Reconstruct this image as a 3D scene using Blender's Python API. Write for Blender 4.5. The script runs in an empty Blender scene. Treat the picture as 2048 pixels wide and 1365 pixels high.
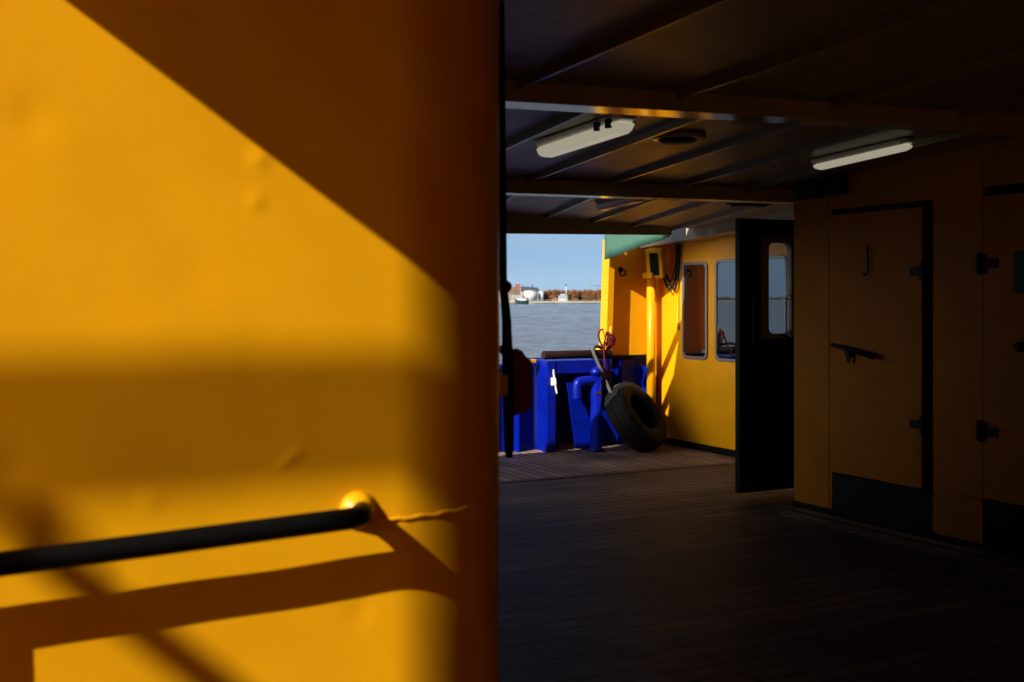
import bpy, bmesh, math, random
from mathutils import Vector, Matrix
sc = bpy.context.scene
COL = sc.collection
R = math.radians
random.seed(7)

# ------------------------------------------------------------------ camera, world, sun, exposure
EYE = 1.5
YAW = R(27.35)
FPX = 2250.0
cam = bpy.data.cameras.new('camera')
cam.sensor_width = 36.0
cam.lens = FPX / 2048 * 36.0
cam.shift_y = -82.5 / 2048
cam.clip_start = 0.05
cam.clip_end = 20000
cam.dof.use_dof = True
cam.dof.focus_distance = 10.5
cam.dof.aperture_fstop = 4.5
camo = bpy.data.objects.new('camera', cam)
COL.objects.link(camo)
camo.location = (0, 0, EYE)
camo.rotation_euler = (R(90), 0, -YAW)
sc.camera = camo

SUN = Vector((2.2, 1.0, -1.6))                       # the way the light travels
world = bpy.data.worlds.new("World")
sc.world = world
world.use_nodes = True
wn = world.node_tree.nodes
sky = wn.new('ShaderNodeTexSky')
sky.sky_type = 'NISHITA'
sky.sun_disc = False
sky.sun_elevation = math.atan2(1.6, math.hypot(2.2, 1.0))
sky.sun_rotation = math.atan2(-2.2, -1.0)
sky.air_density = 1.0
sky.dust_density = 0.0
sky.ozone_density = 3.0
wtc = wn.new('ShaderNodeTexCoord')
wma = wn.new('ShaderNodeVectorMath'); wma.operation = 'MULTIPLY_ADD'
wma.inputs[1].default_value = (1, 1, 0.85); wma.inputs[2].default_value = (0, 0, 0.15)   # the haze band at the horizon is thin here
wno = wn.new('ShaderNodeVectorMath'); wno.operation = 'NORMALIZE'
world.node_tree.links.new(wtc.outputs['Generated'], wma.inputs[0])
world.node_tree.links.new(wma.outputs[0], wno.inputs[0])
world.node_tree.links.new(wno.outputs[0], sky.inputs['Vector'])
wcl = wn.new('ShaderNodeMapping'); wcl.inputs['Scale'].default_value = (1.5, 1.5, 14)
world.node_tree.links.new(wtc.outputs['Generated'], wcl.inputs['Vector'])
wnz = wn.new('ShaderNodeTexNoise'); wnz.inputs['Scale'].default_value = 2.2; wnz.inputs['Detail'].default_value = 6
world.node_tree.links.new(wcl.outputs[0], wnz.inputs['Vector'])
wmr = wn.new('ShaderNodeMapRange'); wmr.inputs[1].default_value = 0.4; wmr.inputs[2].default_value = 0.75; wmr.inputs[4].default_value = 0.28
world.node_tree.links.new(wnz.outputs['Fac'], wmr.inputs[0])
wmx = wn.new('ShaderNodeMixRGB'); wmx.inputs[2].default_value = (5.2, 6.1, 6.8, 1)
world.node_tree.links.new(wmr.outputs[0], wmx.inputs[0])
world.node_tree.links.new(sky.outputs[0], wmx.inputs[1])
wdt = wn.new('ShaderNodeVectorMath'); wdt.operation = 'DOT_PRODUCT'; wdt.inputs[1].default_value = Vector((-0.97, 0.16, 0.17)).normalized()
world.node_tree.links.new(wtc.outputs['Generated'], wdt.inputs[0])
wn2 = wn.new('ShaderNodeTexNoise'); wn2.inputs['Scale'].default_value = 3.0; wn2.inputs['Detail'].default_value = 8
world.node_tree.links.new(wtc.outputs['Generated'], wn2.inputs['Vector'])
wad = wn.new('ShaderNodeMath'); wad.operation = 'MULTIPLY_ADD'; wad.inputs[1].default_value = 0.45
world.node_tree.links.new(wn2.outputs['Fac'], wad.inputs[0]); world.node_tree.links.new(wdt.outputs['Value'], wad.inputs[2])
wm2 = wn.new('ShaderNodeMapRange'); wm2.interpolation_type = 'SMOOTHSTEP'; wm2.inputs[1].default_value = 1.06; wm2.inputs[2].default_value = 1.15; wm2.inputs[4].default_value = 0.95
world.node_tree.links.new(wad.outputs[0], wm2.inputs[0])
wx2 = wn.new('ShaderNodeMixRGB'); wx2.inputs[2].default_value = (40, 37, 32, 1)      # added glow in the unseen port sky to brighten the cabin wall
world.node_tree.links.new(wm2.outputs[0], wx2.inputs[0])
world.node_tree.links.new(wmx.outputs[0], wx2.inputs[1])
world.node_tree.links.new(wx2.outputs[0], wn['Background'].inputs[0])
wn['Background'].inputs[1].default_value = 0.08
sl = bpy.data.lights.new('sun', 'SUN')
sl.energy = 5.0
sl.angle = R(0.53)
sl.color = (1.0, 0.95, 0.86)
so = bpy.data.objects.new('sun', sl)
COL.objects.link(so)
so.rotation_euler = SUN.to_track_quat('-Z', 'Y').to_euler()
so.location = (-12, -6, 12)
sc.view_settings.view_transform = 'Standard'
sc.view_settings.look = 'None'
sc.view_settings.gamma = 1.0
sc.view_settings.exposure = 0.45

# ------------------------------------------------------------------ pixel -> place (2048 x 1365 photo)
Fv = Vector((math.sin(YAW), math.cos(YAW), 0))
Rv = Vector((math.cos(YAW), -math.sin(YAW), 0))
E0 = Vector((0, 0, EYE))
def ray(px, py): return Fv + Rv * ((px - 1024) / FPX) + Vector((0, 0, (600 - py) / FPX))
def onx(px, py, x): d = ray(px, py); return E0 + d * (x / d.x)
def ony(px, py, y): d = ray(px, py); return E0 + d * (y / d.y)
def onz(px, py, z): d = ray(px, py); return E0 + d * ((z - EYE) / d.z)
def ond(px, py, dep): return E0 + ray(px, py) * dep

# ------------------------------------------------------------------ materials
def mat(name, color, rough=0.5, spec=0.5, metal=0.0, var=0.0, vscale=3.0, bump=0.0, bscale=40.0, rvar=0.0, stain=None, emit=None, ior=None):
    m = bpy.data.materials.new(name)
    m.use_nodes = True
    nt = m.node_tree
    b = nt.nodes['Principled BSDF']
    b.inputs['Base Color'].default_value = (*color, 1)
    b.inputs['Roughness'].default_value = rough
    b.inputs['Specular IOR Level'].default_value = spec
    b.inputs['Metallic'].default_value = metal
    if ior: b.inputs['IOR'].default_value = ior
    tc = nt.nodes.new('ShaderNodeTexCoord')
    def noise(scale, detail=4.0, rg=0.55):
        n = nt.nodes.new('ShaderNodeTexNoise')
        n.inputs['Scale'].default_value = scale
        n.inputs['Detail'].default_value = detail
        n.inputs['Roughness'].default_value = rg
        nt.links.new(tc.outputs['Object'], n.inputs['Vector'])
        return n
    col_out = None
    if var > 0:
        n = noise(vscale)
        r = nt.nodes.new('ShaderNodeValToRGB')
        r.color_ramp.elements[0].position = 0.3
        r.color_ramp.elements[1].position = 0.7
        r.color_ramp.elements[0].color = (*[c * (1 - var) for c in color], 1)
        r.color_ramp.elements[1].color = (*[min(1, c * (1 + var)) for c in color], 1)
        nt.links.new(n.outputs['Fac'], r.inputs[0])
        col_out = r.outputs[0]
    if stain:
        scol, amount, sscale = stain
        n = noise(sscale, 8.0, 0.7)
        r = nt.nodes.new('ShaderNodeValToRGB')
        r.color_ramp.elements[0].position = 1 - amount - 0.04
        r.color_ramp.elements[1].position = 1 - amount + 0.04
        r.color_ramp.elements[0].color = (0, 0, 0, 1)
        r.color_ramp.elements[1].color = (1, 1, 1, 1)
        nt.links.new(n.outputs['Fac'], r.inputs[0])
        mx = nt.nodes.new('ShaderNodeMixRGB')
        nt.links.new(r.outputs[0], mx.inputs[0])
        if col_out: nt.links.new(col_out, mx.inputs[1])
        else: mx.inputs[1].default_value = (*color, 1)
        mx.inputs[2].default_value = (*scol, 1)
        col_out = mx.outputs[0]
    if col_out: nt.links.new(col_out, b.inputs['Base Color'])
    if rvar > 0:
        n = noise(vscale * 2.3)
        mp = nt.nodes.new('ShaderNodeMapRange')
        mp.inputs[3].default_value = max(0.02, rough - rvar)
        mp.inputs[4].default_value = min(1, rough + rvar)
        nt.links.new(n.outputs['Fac'], mp.inputs[0])
        nt.links.new(mp.outputs[0], b.inputs['Roughness'])
    if bump > 0:
        n = noise(bscale, 3.0)
        bp = nt.nodes.new('ShaderNodeBump')
        bp.inputs['Strength'].default_value = bump
        bp.inputs['Distance'].default_value = 0.01
        nt.links.new(n.outputs['Fac'], bp.inputs['Height'])
        nt.links.new(bp.outputs[0], b.inputs['Normal'])
    if emit:
        b.inputs['Emission Color'].default_value = (*emit[0], 1)
        b.inputs['Emission Strength'].default_value = emit[1]
    return m

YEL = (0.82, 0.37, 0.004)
M = {}
M['near_yellow'] = mat('near_yellow', YEL, 0.34, 0.22, var=0.05, vscale=5, bump=0.06, bscale=170, rvar=0.08)
M['yellow'] = mat('yellow', YEL, 0.32, 0.3, var=0.05, vscale=4, bump=0.15, bscale=60, rvar=0.08)
M['shaded_yellow'] = mat('shaded_yellow', (0.35, 0.13, 0.002), 0.45, 0.06, var=0.08, vscale=3, bump=0.5, bscale=55, rvar=0.1)  # the yellow paint with the deckhouse shade darkened into its colour
M['blue'] = mat('blue', (0.001, 0.010, 0.29), 0.34, 0.3, var=0.25, vscale=5, bump=0.2, bscale=30, rvar=0.12, stain=((0.035, 0.022, 0.02), 0.33, 11))
M['black'] = mat('black', (0.006, 0.006, 0.006), 0.5, 0.12, var=0.2, bump=0.2, bscale=60)
M['black_gloss'] = mat('black_gloss', (0.003, 0.003, 0.003), 0.45, 0.12, bump=0.1, bscale=90)
M['stiff'] = mat('stiff', (0.26, 0.235, 0.18), 0.25, 0.5, var=0.1, vscale=3, bump=0.15, bscale=50)
M['cream'] = mat('cream', (0.48, 0.41, 0.29), 0.13, 0.5, var=0.1, vscale=3, bump=0.04, bscale=50, rvar=0.04, stain=((0.2, 0.11, 0.05), 0.27, 6))
M['ceil'] = mat('ceil', (0.25, 0.235, 0.19), 0.4, 0.35, var=0.1, vscale=3, bump=0.35, bscale=45, rvar=0.1)
M['alu'] = mat('alu', (0.22, 0.22, 0.225), 0.4, 0.5, 0.5)
M['greyframe'] = mat('greyframe', (0.26, 0.31, 0.33), 0.4, 0.5)
M['steel'] = mat('steel', (0.4, 0.4, 0.4), 0.25, 0.5, 1.0)
M['brass'] = mat('brass', (0.6, 0.42, 0.2), 0.3, 0.5, 1.0)
M['white'] = mat('white', (0.8, 0.8, 0.78), 0.35, 0.5, var=0.05, vscale=20)
M['rubber'] = mat('rubber', (0.011, 0.0115, 0.011), 0.7, 0.2, var=0.3, vscale=12, bump=0.5, bscale=60, stain=((0.035, 0.034, 0.03), 0.36, 14))
M['ropegrey'] = mat('ropegrey', (0.13, 0.125, 0.11), 0.85, 0.2, var=0.3, vscale=40, bump=0.5, bscale=300)
M['ropered'] = mat('ropered', (0.11, 0.005, 0.009), 0.8, 0.2, var=0.3, vscale=60)
M['green'] = mat('green', (0.05, 0.135, 0.095), 0.6, 0.3, var=0.1, vscale=5, bump=0.3, bscale=12)
M['brownwood'] = mat('brownwood', (0.022, 0.008, 0.006), 0.6, 0.2, var=0.3, vscale=15, bump=0.4, bscale=60)
M['maroon'] = mat('maroon', (0.16, 0.02, 0.012), 0.5, 0.4, var=0.2, vscale=20)
M['glass'] = mat('glass', (0.006, 0.007, 0.008), 0.02, 0.5, ior=3.0)
M['lens'] = mat('lens', (0.7, 0.68, 0.55), 0.3, 0.5, emit=((1.0, 0.93, 0.68), 0.42))
M['lens_off'] = mat('lens_off', (0.5, 0.42, 0.3), 0.25, 0.5)
M['signgrey'] = mat('signgrey', (0.02, 0.022, 0.024), 0.5, 0.2)

def lens_profile(m, k):
    nt = m.node_tree; b = nt.nodes['Principled BSDF']
    tc = nt.nodes.new('ShaderNodeTexCoord'); sp_ = nt.nodes.new('ShaderNodeSeparateXYZ'); nt.links.new(tc.outputs['Object'], sp_.inputs[0])
    def math_(op, a, v=None):
        n = nt.nodes.new('ShaderNodeMath'); n.operation = op; nt.links.new(a, n.inputs[0])
        if v is not None: n.inputs[1].default_value = v
        return n.outputs[0]
    ax = math_('ABSOLUTE', sp_.outputs[0]); ay = math_('ABSOLUTE', sp_.outputs[1])
    rx = nt.nodes.new('ShaderNodeMapRange'); rx.interpolation_type = 'SMOOTHSTEP'
    for q_, v in ((1, .0), (2, .085), (3, 1.0), (4, .35)): rx.inputs[q_].default_value = v
    nt.links.new(ax, rx.inputs[0])
    ry = nt.nodes.new('ShaderNodeMapRange'); ry.interpolation_type = 'SMOOTHSTEP'
    for q_, v in ((1, .28), (2, .47), (3, 1.0), (4, .35)): ry.inputs[q_].default_value = v
    nt.links.new(ay, ry.inputs[0])
    mu = nt.nodes.new('ShaderNodeMath'); mu.operation = 'MULTIPLY'; nt.links.new(rx.outputs[0], mu.inputs[0]); nt.links.new(ry.outputs[0], mu.inputs[1])
    mu2 = math_('MULTIPLY', mu.outputs[0], k)
    nt.links.new(mu2, b.inputs['Emission Strength'])
lens_profile(M['lens'], 2.0)
mg = bpy.data.materials.new('clear_glass'); mg.use_nodes = True
_b = mg.node_tree.nodes['Principled BSDF']
_b.inputs['Transmission Weight'].default_value = 1.0
_b.inputs['Roughness'].default_value = 0.0
_b.inputs['IOR'].default_value = 1.45
_b.inputs['Base Color'].default_value = (0.9, 0.95, 0.97, 1)
M['clear'] = mg

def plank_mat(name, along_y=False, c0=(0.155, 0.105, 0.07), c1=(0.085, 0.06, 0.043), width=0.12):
    m = bpy.data.materials.new(name); m.use_nodes = True
    nt = m.node_tree; b = nt.nodes['Principled BSDF']
    tc = nt.nodes.new('ShaderNodeTexCoord')
    mp = nt.nodes.new('ShaderNodeMapping')
    if along_y: mp.inputs['Rotation'].default_value = (0, 0, R(90) if along_y is True else along_y)
    nt.links.new(tc.outputs['Object'], mp.inputs['Vector'])
    br = nt.nodes.new('ShaderNodeTexBrick')
    br.offset = 0.37
    br.inputs['Color1'].default_value = (*c0, 1)
    br.inputs['Color2'].default_value = (*c1, 1)
    br.inputs['Mortar'].default_value = (0.006, 0.006, 0.006, 1)
    br.inputs['Scale'].default_value = 1.0
    br.inputs['Mortar Size'].default_value = 0.0075
    br.inputs['Mortar Smooth'].default_value = 0.2
    br.inputs['Brick Width'].default_value = 2.9
    br.inputs['Row Height'].default_value = width
    nt.links.new(mp.outputs[0], br.inputs['Vector'])
    mp2 = nt.nodes.new('ShaderNodeMapping')
    mp2.inputs['Scale'].default_value = (2.0, 45, 10)
    nt.links.new(mp.outputs[0], mp2.inputs['Vector'])
    gr = nt.nodes.new('ShaderNodeTexNoise')
    gr.inputs['Scale'].default_value = 1.6; gr.inputs['Detail'].default_value = 6; gr.inputs['Roughness'].default_value = 0.65
    nt.links.new(mp2.outputs[0], gr.inputs['Vector'])
    wr = nt.nodes.new('ShaderNodeTexNoise')
    wr.inputs['Scale'].default_value = 1.3; wr.inputs['Detail'].default_value = 6
    nt.links.new(tc.outputs['Object'], wr.inputs['Vector'])
    def ramp(src, lo, hi, p0, p1):
        r = nt.nodes.new('ShaderNodeValToRGB')
        r.color_ramp.elements[0].position = p0; r.color_ramp.elements[1].position = p1
        r.color_ramp.elements[0].color = (lo, lo, lo, 1); r.color_ramp.elements[1].color = (hi, hi, hi, 1)
        nt.links.new(src, r.inputs[0]); return r.outputs[0]
    m1 = nt.nodes.new('ShaderNodeMixRGB'); m1.blend_type = 'MULTIPLY'; m1.inputs[0].default_value = 1
    nt.links.new(br.outputs['Color'], m1.inputs[1]); nt.links.new(ramp(gr.outputs['Fac'], 0.7, 1.25, 0.3, 0.7), m1.inputs[2])
    m2 = nt.nodes.new('ShaderNodeMixRGB'); m2.blend_type = 'MULTIPLY'; m2.inputs[0].default_value = 1
    nt.links.new(m1.outputs[0], m2.inputs[1]); nt.links.new(ramp(wr.outputs['Fac'], 0.6, 1.3, 0.35, 0.65), m2.inputs[2])
    nt.links.new(m2.outputs[0], b.inputs['Base Color'])
    nt.links.new(ramp(gr.outputs['Fac'], 0.42, 0.75, 0.3, 0.7), b.inputs['Roughness'])
    b.inputs['Specular IOR Level'].default_value = 0.1
    bm_ = nt.nodes.new('ShaderNodeMixRGB'); bm_.blend_type = 'MULTIPLY'; bm_.inputs[0].default_value = 1
    inv = nt.nodes.new('ShaderNodeInvert')
    nt.links.new(br.outputs['Fac'], inv.inputs['Color'])
    nt.links.new(inv.outputs[0], bm_.inputs[1]); nt.links.new(ramp(gr.outputs['Fac'], 0.8, 1.0, 0.2, 0.8), bm_.inputs[2])
    bp = nt.nodes.new('ShaderNodeBump'); bp.inputs['Strength'].default_value = 0.6; bp.inputs['Distance'].default_value = 0.006
    nt.links.new(bm_.outputs[0], bp.inputs['Height']); nt.links.new(bp.outputs[0], b.inputs['Normal'])
    return m
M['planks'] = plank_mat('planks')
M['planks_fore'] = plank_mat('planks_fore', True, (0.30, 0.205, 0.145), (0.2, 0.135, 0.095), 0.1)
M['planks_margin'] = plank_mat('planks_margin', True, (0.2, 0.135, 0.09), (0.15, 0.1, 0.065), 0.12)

# ------------------------------------------------------------------ mesh helpers
class MB:
    def __init__(s): s.v = []; s.f = []; s.smooth = []
    def add(s, vs, fs, smooth=False):
        o = len(s.v)
        s.v += [tuple(v) for v in vs]
        s.f += [tuple(i + o for i in f) for f in fs]
        s.smooth += [smooth] * len(fs)
        return s
    def box(s, a, b):
        x0, y0, z0 = a; x1, y1, z1 = b
        return s.hexa([(x0, y0, z0), (x1, y0, z0), (x1, y1, z0), (x0, y1, z0), (x0, y0, z1), (x1, y0, z1), (x1, y1, z1), (x0, y1, z1)])
    def hexa(s, p):
        return s.add(p, [(0, 3, 2, 1), (4, 5, 6, 7), (0, 1, 5, 4), (1, 2, 6, 5), (2, 3, 7, 6), (3, 0, 4, 7)])
    def prism(s, poly, vec):
        n = len(poly); vec = Vector(vec)
        a = [Vector(p) for p in poly]; b = [p + vec for p in a]
        fs = [tuple(range(n - 1, -1, -1)), tuple(range(n, 2 * n))]
        fs += [(i, (i + 1) % n, n + (i + 1) % n, n + i) for i in range(n)]
        return s.add(a + b, fs)
    def ring(s, outer, inner, vec):
        n = len(outer); vec = Vector(vec)
        o = [Vector(p) for p in outer]; i_ = [Vector(p) for p in inner]
        vs = o + i_ + [p + vec for p in o] + [p + vec for p in i_]
        fs = []
        for k in range(n):
            j = (k + 1) % n
            fs += [(k, j, n + j, n + k), (2 * n + k, 3 * n + k, 3 * n + j, 2 * n + j), (k, 2 * n + k, 2 * n + j, j), (n + k, n + j, 3 * n + j, 3 * n + k)]
        return s.add(vs, fs)
    def tube(s, path, r, n=10, cap=True, closed=False):
        P = [Vector(p) for p in path]
        m = len(P)
        rr = r if isinstance(r, (list, tuple)) else [r] * m
        vs = []; up = None
        for i, p in enumerate(P):
            if closed: t = P[(i + 1) % m] - P[i - 1]
            else: t = P[min(i + 1, m - 1)] - P[max(i - 1, 0)]
            t.normalize()
            if up is None:
                up = Vector((0, 0, 1)) if abs(t.z) < 0.9 else Vector((1, 0, 0))
            a = (up - t * up.dot(t)).normalized(); up = a
            b = t.cross(a)
            for k in range(n):
                q = 2 * math.pi * k / n
                vs.append(p + (a * math.cos(q) + b * math.sin(q)) * rr[i])
        fs = []
        for i in range(m if closed else m - 1):
            j = (i + 1) % m
            for k in range(n):
                l = (k + 1) % n
                fs.append((i * n + k, i * n + l, j * n + l, j * n + k))
        s.add(vs, fs, True)
        if cap and not closed:
            o = len(s.v) - m * n
            s.f.append(tuple(o + k for k in range(n - 1, -1, -1))); s.smooth.append(False)
            s.f.append(tuple(o + (m - 1) * n + k for k in range(n))); s.smooth.append(False)
        return s
    def lathe(s, c, axis, prof, n=24, cap=True):
        c = Vector(c); ax = Vector(axis).normalized()
        up = Vector((0, 0, 1)) if abs(ax.z) < 0.9 else Vector((1, 0, 0))
        a = (up - ax * up.dot(ax)).normalized(); b = ax.cross(a)
        vs = []
        for (h, r) in prof:
            for k in range(n):
                q = 2 * math.pi * k / n
                vs.append(c + ax * h + (a * math.cos(q) + b * math.sin(q)) * r)
        fs = []
        for i in range(len(prof) - 1):
            for k in range(n):
                l = (k + 1) % n
                fs.append((i * n + k, i * n + l, (i + 1) * n + l, (i + 1) * n + k))
        s.add(vs, fs, True)
        if cap:
            o = len(s.v) - len(vs)
            s.f.append(tuple(o + k for k in range(n - 1, -1, -1))); s.smooth.append(False)
            s.f.append(tuple(o + (len(prof) - 1) * n + k for k in range(n))); s.smooth.append(False)
        return s
    def build(s, name, m, parent=None, bevel=0.0, seg=2):
        me = bpy.data.meshes.new(name)
        me.from_pydata(s.v, [], s.f)
        me.polygons.foreach_set('use_smooth', s.smooth)
        bm = bmesh.new(); bm.from_mesh(me)
        bmesh.ops.recalc_face_normals(bm, faces=bm.faces[:])
        bm.to_mesh(me); bm.free()
        me.materials.append(m)
        o = bpy.data.objects.new(name, me)
        COL.objects.link(o)
        if parent:
            o.parent = parent
            o.location = -parent.location if parent.parent is None else Vector((0, 0, 0))
        if bevel:
            b = o.modifiers.new('bevel', 'BEVEL'); b.width = bevel; b.segments = seg; b.limit_method = 'ANGLE'
        return o
# vertices are given in world space; a child of a thing at P gets location -P, deeper children share that space
def tag(o, label=None, cat=None, group=None, kind=None):
    if label: o['label'] = label
    if cat: o['category'] = cat
    if group: o['group'] = group
    if kind: o['kind'] = kind
    return o
def thing(name, label, cat, loc=(0, 0, 0), group=None):
    o = bpy.data.objects.new(name, None)
    o.empty_display_size = 0.1
    COL.objects.link(o); o.location = loc
    return tag(o, label, cat, group)
def boxes(*bs):
    m = MB()
    for a, b in bs: m.box(a, b)
    return m
def catmull(pts, n=8):
    P = [Vector(p) for p in pts]; out = []
    for i in range(len(P) - 1):
        p0 = P[max(i - 1, 0)]; p1 = P[i]; p2 = P[i + 1]; p3 = P[min(i + 2, len(P) - 1)]
        for k in range(n):
            t = k / n
            out.append(0.5 * ((2 * p1) + (p2 - p0) * t + (2 * p0 - 5 * p1 + 4 * p2 - p3) * t * t + (3 * p1 - p0 - 3 * p2 + p3) * t ** 3))
    out.append(P[-1]); return out
def rrect(u0, u1, v0, v1, r, n=5):
    out = []
    for cx, cy, a0 in ((u1 - r, v1 - r, 0), (u0 + r, v1 - r, 90), (u0 + r, v0 + r, 180), (u1 - r, v0 + r, 270)):
        for k in range(n + 1):
            a = R(a0 + 90 * k / n)
            out.append((cx + r * math.cos(a), cy + r * math.sin(a)))
    return out

# ------------------------------------------------------------------ SETTING: water and far bank
wm = bpy.data.materials.new('river_water'); wm.use_nodes = True
nt = wm.node_tree; b = nt.nodes['Principled BSDF']
b.inputs['Base Color'].default_value = (0.17, 0.18, 0.195, 1)
b.inputs['Roughness'].default_value = 0.1
b.inputs['IOR'].default_value = 1.33
tc = nt.nodes.new('ShaderNodeTexCoord')
mp = nt.nodes.new('ShaderNodeMapping'); mp.inputs['Rotation'].default_value = (0, 0, R(15)); mp.inputs['Scale'].default_value = (0.6, 1.4, 1)
nt.links.new(tc.outputs['Object'], mp.inputs['Vector'])
n1 = nt.nodes.new('ShaderNodeTexNoise'); n1.inputs['Scale'].default_value = 1.6; n1.inputs['Detail'].default_value = 7; n1.inputs['Roughness'].default_value = 0.6
n2 = nt.nodes.new('ShaderNodeTexNoise'); n2.inputs['Scale'].default_value = 0.06; n2.inputs['Detail'].default_value = 3
nt.links.new(mp.outputs[0], n1.inputs['Vector']); nt.links.new(mp.outputs[0], n2.inputs['Vector'])
ad = nt.nodes.new('ShaderNodeMath'); ad.operation = 'MULTIPLY_ADD'; ad.inputs[1].default_value = 3.0
nt.links.new(n2.outputs['Fac'], ad.inputs[0]); nt.links.new(n1.outputs['Fac'], ad.inputs[2])
bp = nt.nodes.new('ShaderNodeBump'); bp.inputs['Strength'].default_value = 1.0; bp.inputs['Distance'].default_value = 0.6
nt.links.new(ad.outputs[0], bp.inputs['Height']); nt.links.new(bp.outputs[0], b.inputs['Normal'])
WZ = -1.5
import numpy as np
fine = np.radians(np.arange(22.0, 41.0, 0.055)); coarse = np.radians(np.concatenate([np.arange(41.0, 382.0, 4.0)]))
ang = np.concatenate([fine, coarse])
rad = np.concatenate([14 * 1.011 ** np.arange(0, 400), 14 * 1.011 ** 400 * 1.25 ** np.arange(0, 11)])
A_, R_ = np.meshgrid(ang, rad)
X_, Y_ = R_ * np.sin(A_), R_ * np.cos(A_)
rs = np.random.RandomState(4); Z_ = np.zeros_like(X_)
for k in range(46):
    lam = 0.9 * (14 / 0.9) ** rs.rand(); th = math.radians(200) + rs.randn() * 0.7
    Z_ += lam * 0.0048 * np.sin((X_ * math.cos(th) + Y_ * math.sin(th)) * 2 * math.pi / lam + rs.rand() * 6.28)
gust = 0.75 + 0.45 * np.sin(X_ * .05 + 2 * np.sin(Y_ * .031)) * np.sin(Y_ * .043 + 1.5 * np.sin(X_ * .027))
edge_f = np.clip((A_ - math.radians(22)) / .02, 0, 1) * np.clip((math.radians(41) - A_) / .02, 0, 1)
Z_ = WZ + Z_ * gust * edge_f
na, nr = len(ang), len(rad)
co = np.stack([X_, Y_, Z_], -1).reshape(-1, 3); co = np.concatenate([co, [[0, 0, WZ]]])
ii, jj = np.meshgrid(np.arange(nr - 1), np.arange(na), indexing='ij'); jn = (jj + 1) % na
quads = np.stack([ii * na + jj, (ii + 1) * na + jj, (ii + 1) * na + jn, ii * na + jn], -1).reshape(-1, 4)
j0 = np.arange(na); tris = np.stack([np.full(na, nr * na), j0, (j0 + 1) % na], -1)
me = bpy.data.meshes.new('river')
me.vertices.add(len(co)); me.vertices.foreach_set('co', co.ravel())
me.loops.add(quads.size + tris.size); me.loops.foreach_set('vertex_index', np.concatenate([quads.ravel(), tris.ravel()]).astype(np.int32))
me.polygons.add(len(quads) + len(tris))
me.polygons.foreach_set('loop_start', np.concatenate([np.arange(len(quads)) * 4, len(quads) * 4 + np.arange(len(tris)) * 3]).astype(np.int32))
me.update(calc_edges=True); me.validate()
me.polygons.foreach_set('use_smooth', np.ones(len(me.polygons), dtype=bool))
me.flip_normals() if me.polygons[0].normal.z < 0 else None
me.materials.append(wm)
ro_ = bpy.data.objects.new('river', me); COL.objects.link(ro_)
tag(ro_, kind='structure')

def far(px, dep, z=WZ, off=0.0):
    p = Fv * dep + Rv * ((px - 1024) / FPX * dep)
    return Vector((p.x, p.y, z))
def farz(py, dep): return EYE + (600 - py) / FPX * dep
M['bank'] = mat('bank', (0.13, 0.11, 0.08), 0.9, 0.2, var=0.3, vscale=0.05)
M['quay'] = mat('quay', (0.42, 0.38, 0.28), 0.85, 0.2, var=0.25, vscale=0.15, stain=((0.14, 0.12, 0.09), 0.4, 0.2))
M['quaybase'] = mat('quaybase', (0.07, 0.07, 0.06), 0.8, 0.2, var=0.3, vscale=0.2)
M['fbeige'] = mat('fbeige', (0.4, 0.33, 0.24), 0.85, 0.2, var=0.15, vscale=0.2)
M['fred'] = mat('fred', (0.28, 0.12, 0.08), 0.85, 0.2, var=0.2, vscale=0.2)
M['fdark'] = mat('fdark', (0.07, 0.075, 0.09), 0.7, 0.2, var=0.2, vscale=0.2)
M['fwhite'] = mat('fwhite', (0.52, 0.54, 0.55), 0.6, 0.3, var=0.06, vscale=0.3)
M['fgrey'] = mat('fgrey', (0.25, 0.25, 0.25), 0.8, 0.2, var=0.2, vscale=0.2)
M['hullgreen'] = mat('hullgreen', (0.012, 0.045, 0.045), 0.5, 0.4)
M['trunk'] = mat('trunk', (0.16, 0.12, 0.09), 0.9, 0.1)
M['twig'] = mat('twig', (0.23, 0.105, 0.045), 0.9, 0.1, var=0.45, vscale=0.35)
TW = [mat('twig_orange', (0.27, 0.125, 0.05), 0.9, 0.1, var=0.35, vscale=0.5), mat('twig_brown', (0.19, 0.095, 0.05), 0.9, 0.1, var=0.35, vscale=0.5), mat('twig_grey', (0.2, 0.125, 0.075), 0.9, 0.1, var=0.35, vscale=0.5)]
BD = 968.0
def fbox(px0, px1, d0, d1, z0, z1):
    m = MB()
    m.hexa([far(px0, d0, z0), far(px1 , d0, z0), far(px1 , d0, z0) + Fv * (d1 - d0), far(px0, d0, z0) + Fv * (d1 - d0),
            far(px0, d0, z1), far(px1 , d0, z1), far(px1 , d0, z1) + Fv * (d1 - d0), far(px0, d0, z1) + Fv * (d1 - d0)])
    return m
GZ = 0.25
mm = MB(); mm.hexa([far(-9000, BD + 1, -3), far(9000, BD + 1, -3), far(9000, BD + 1, -3) + Fv * 6000, far(-9000, BD + 1, -3) + Fv * 6000,
                    far(-9000, BD + 1, GZ), far(9000, BD + 1, GZ), far(9000, BD + 1, GZ + 1) + Fv * 6000, far(-9000, BD + 1, GZ + 1) + Fv * 6000])
tag(mm.build('far_bank', M['bank']), kind='structure')
q = thing('quay_wall', 'long pale stone quay wall along the far river bank', 'quay wall', far(1130, BD))
fbox(-9000, 9000, BD, BD + 1.0, -0.95, 0.15).build('stone_face', M['quay'], q)
fbox(-9000, 9000, BD - 0.3, BD + 1.0, -3, -0.95).build('wet_base', M['quaybase'], q)
mm = MB()
for k in range(60):
    px = 1000 + k * 4.0
    p = far(px, BD + 2, GZ)
    mm.box((p.x - .1, p.y - .1, GZ), (p.x + .1, p.y + .1, GZ + 1.2))
a_, b_ = far(1000, BD + 2, GZ + 1.1), far(1240, BD + 2, GZ + 1.1)
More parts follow.
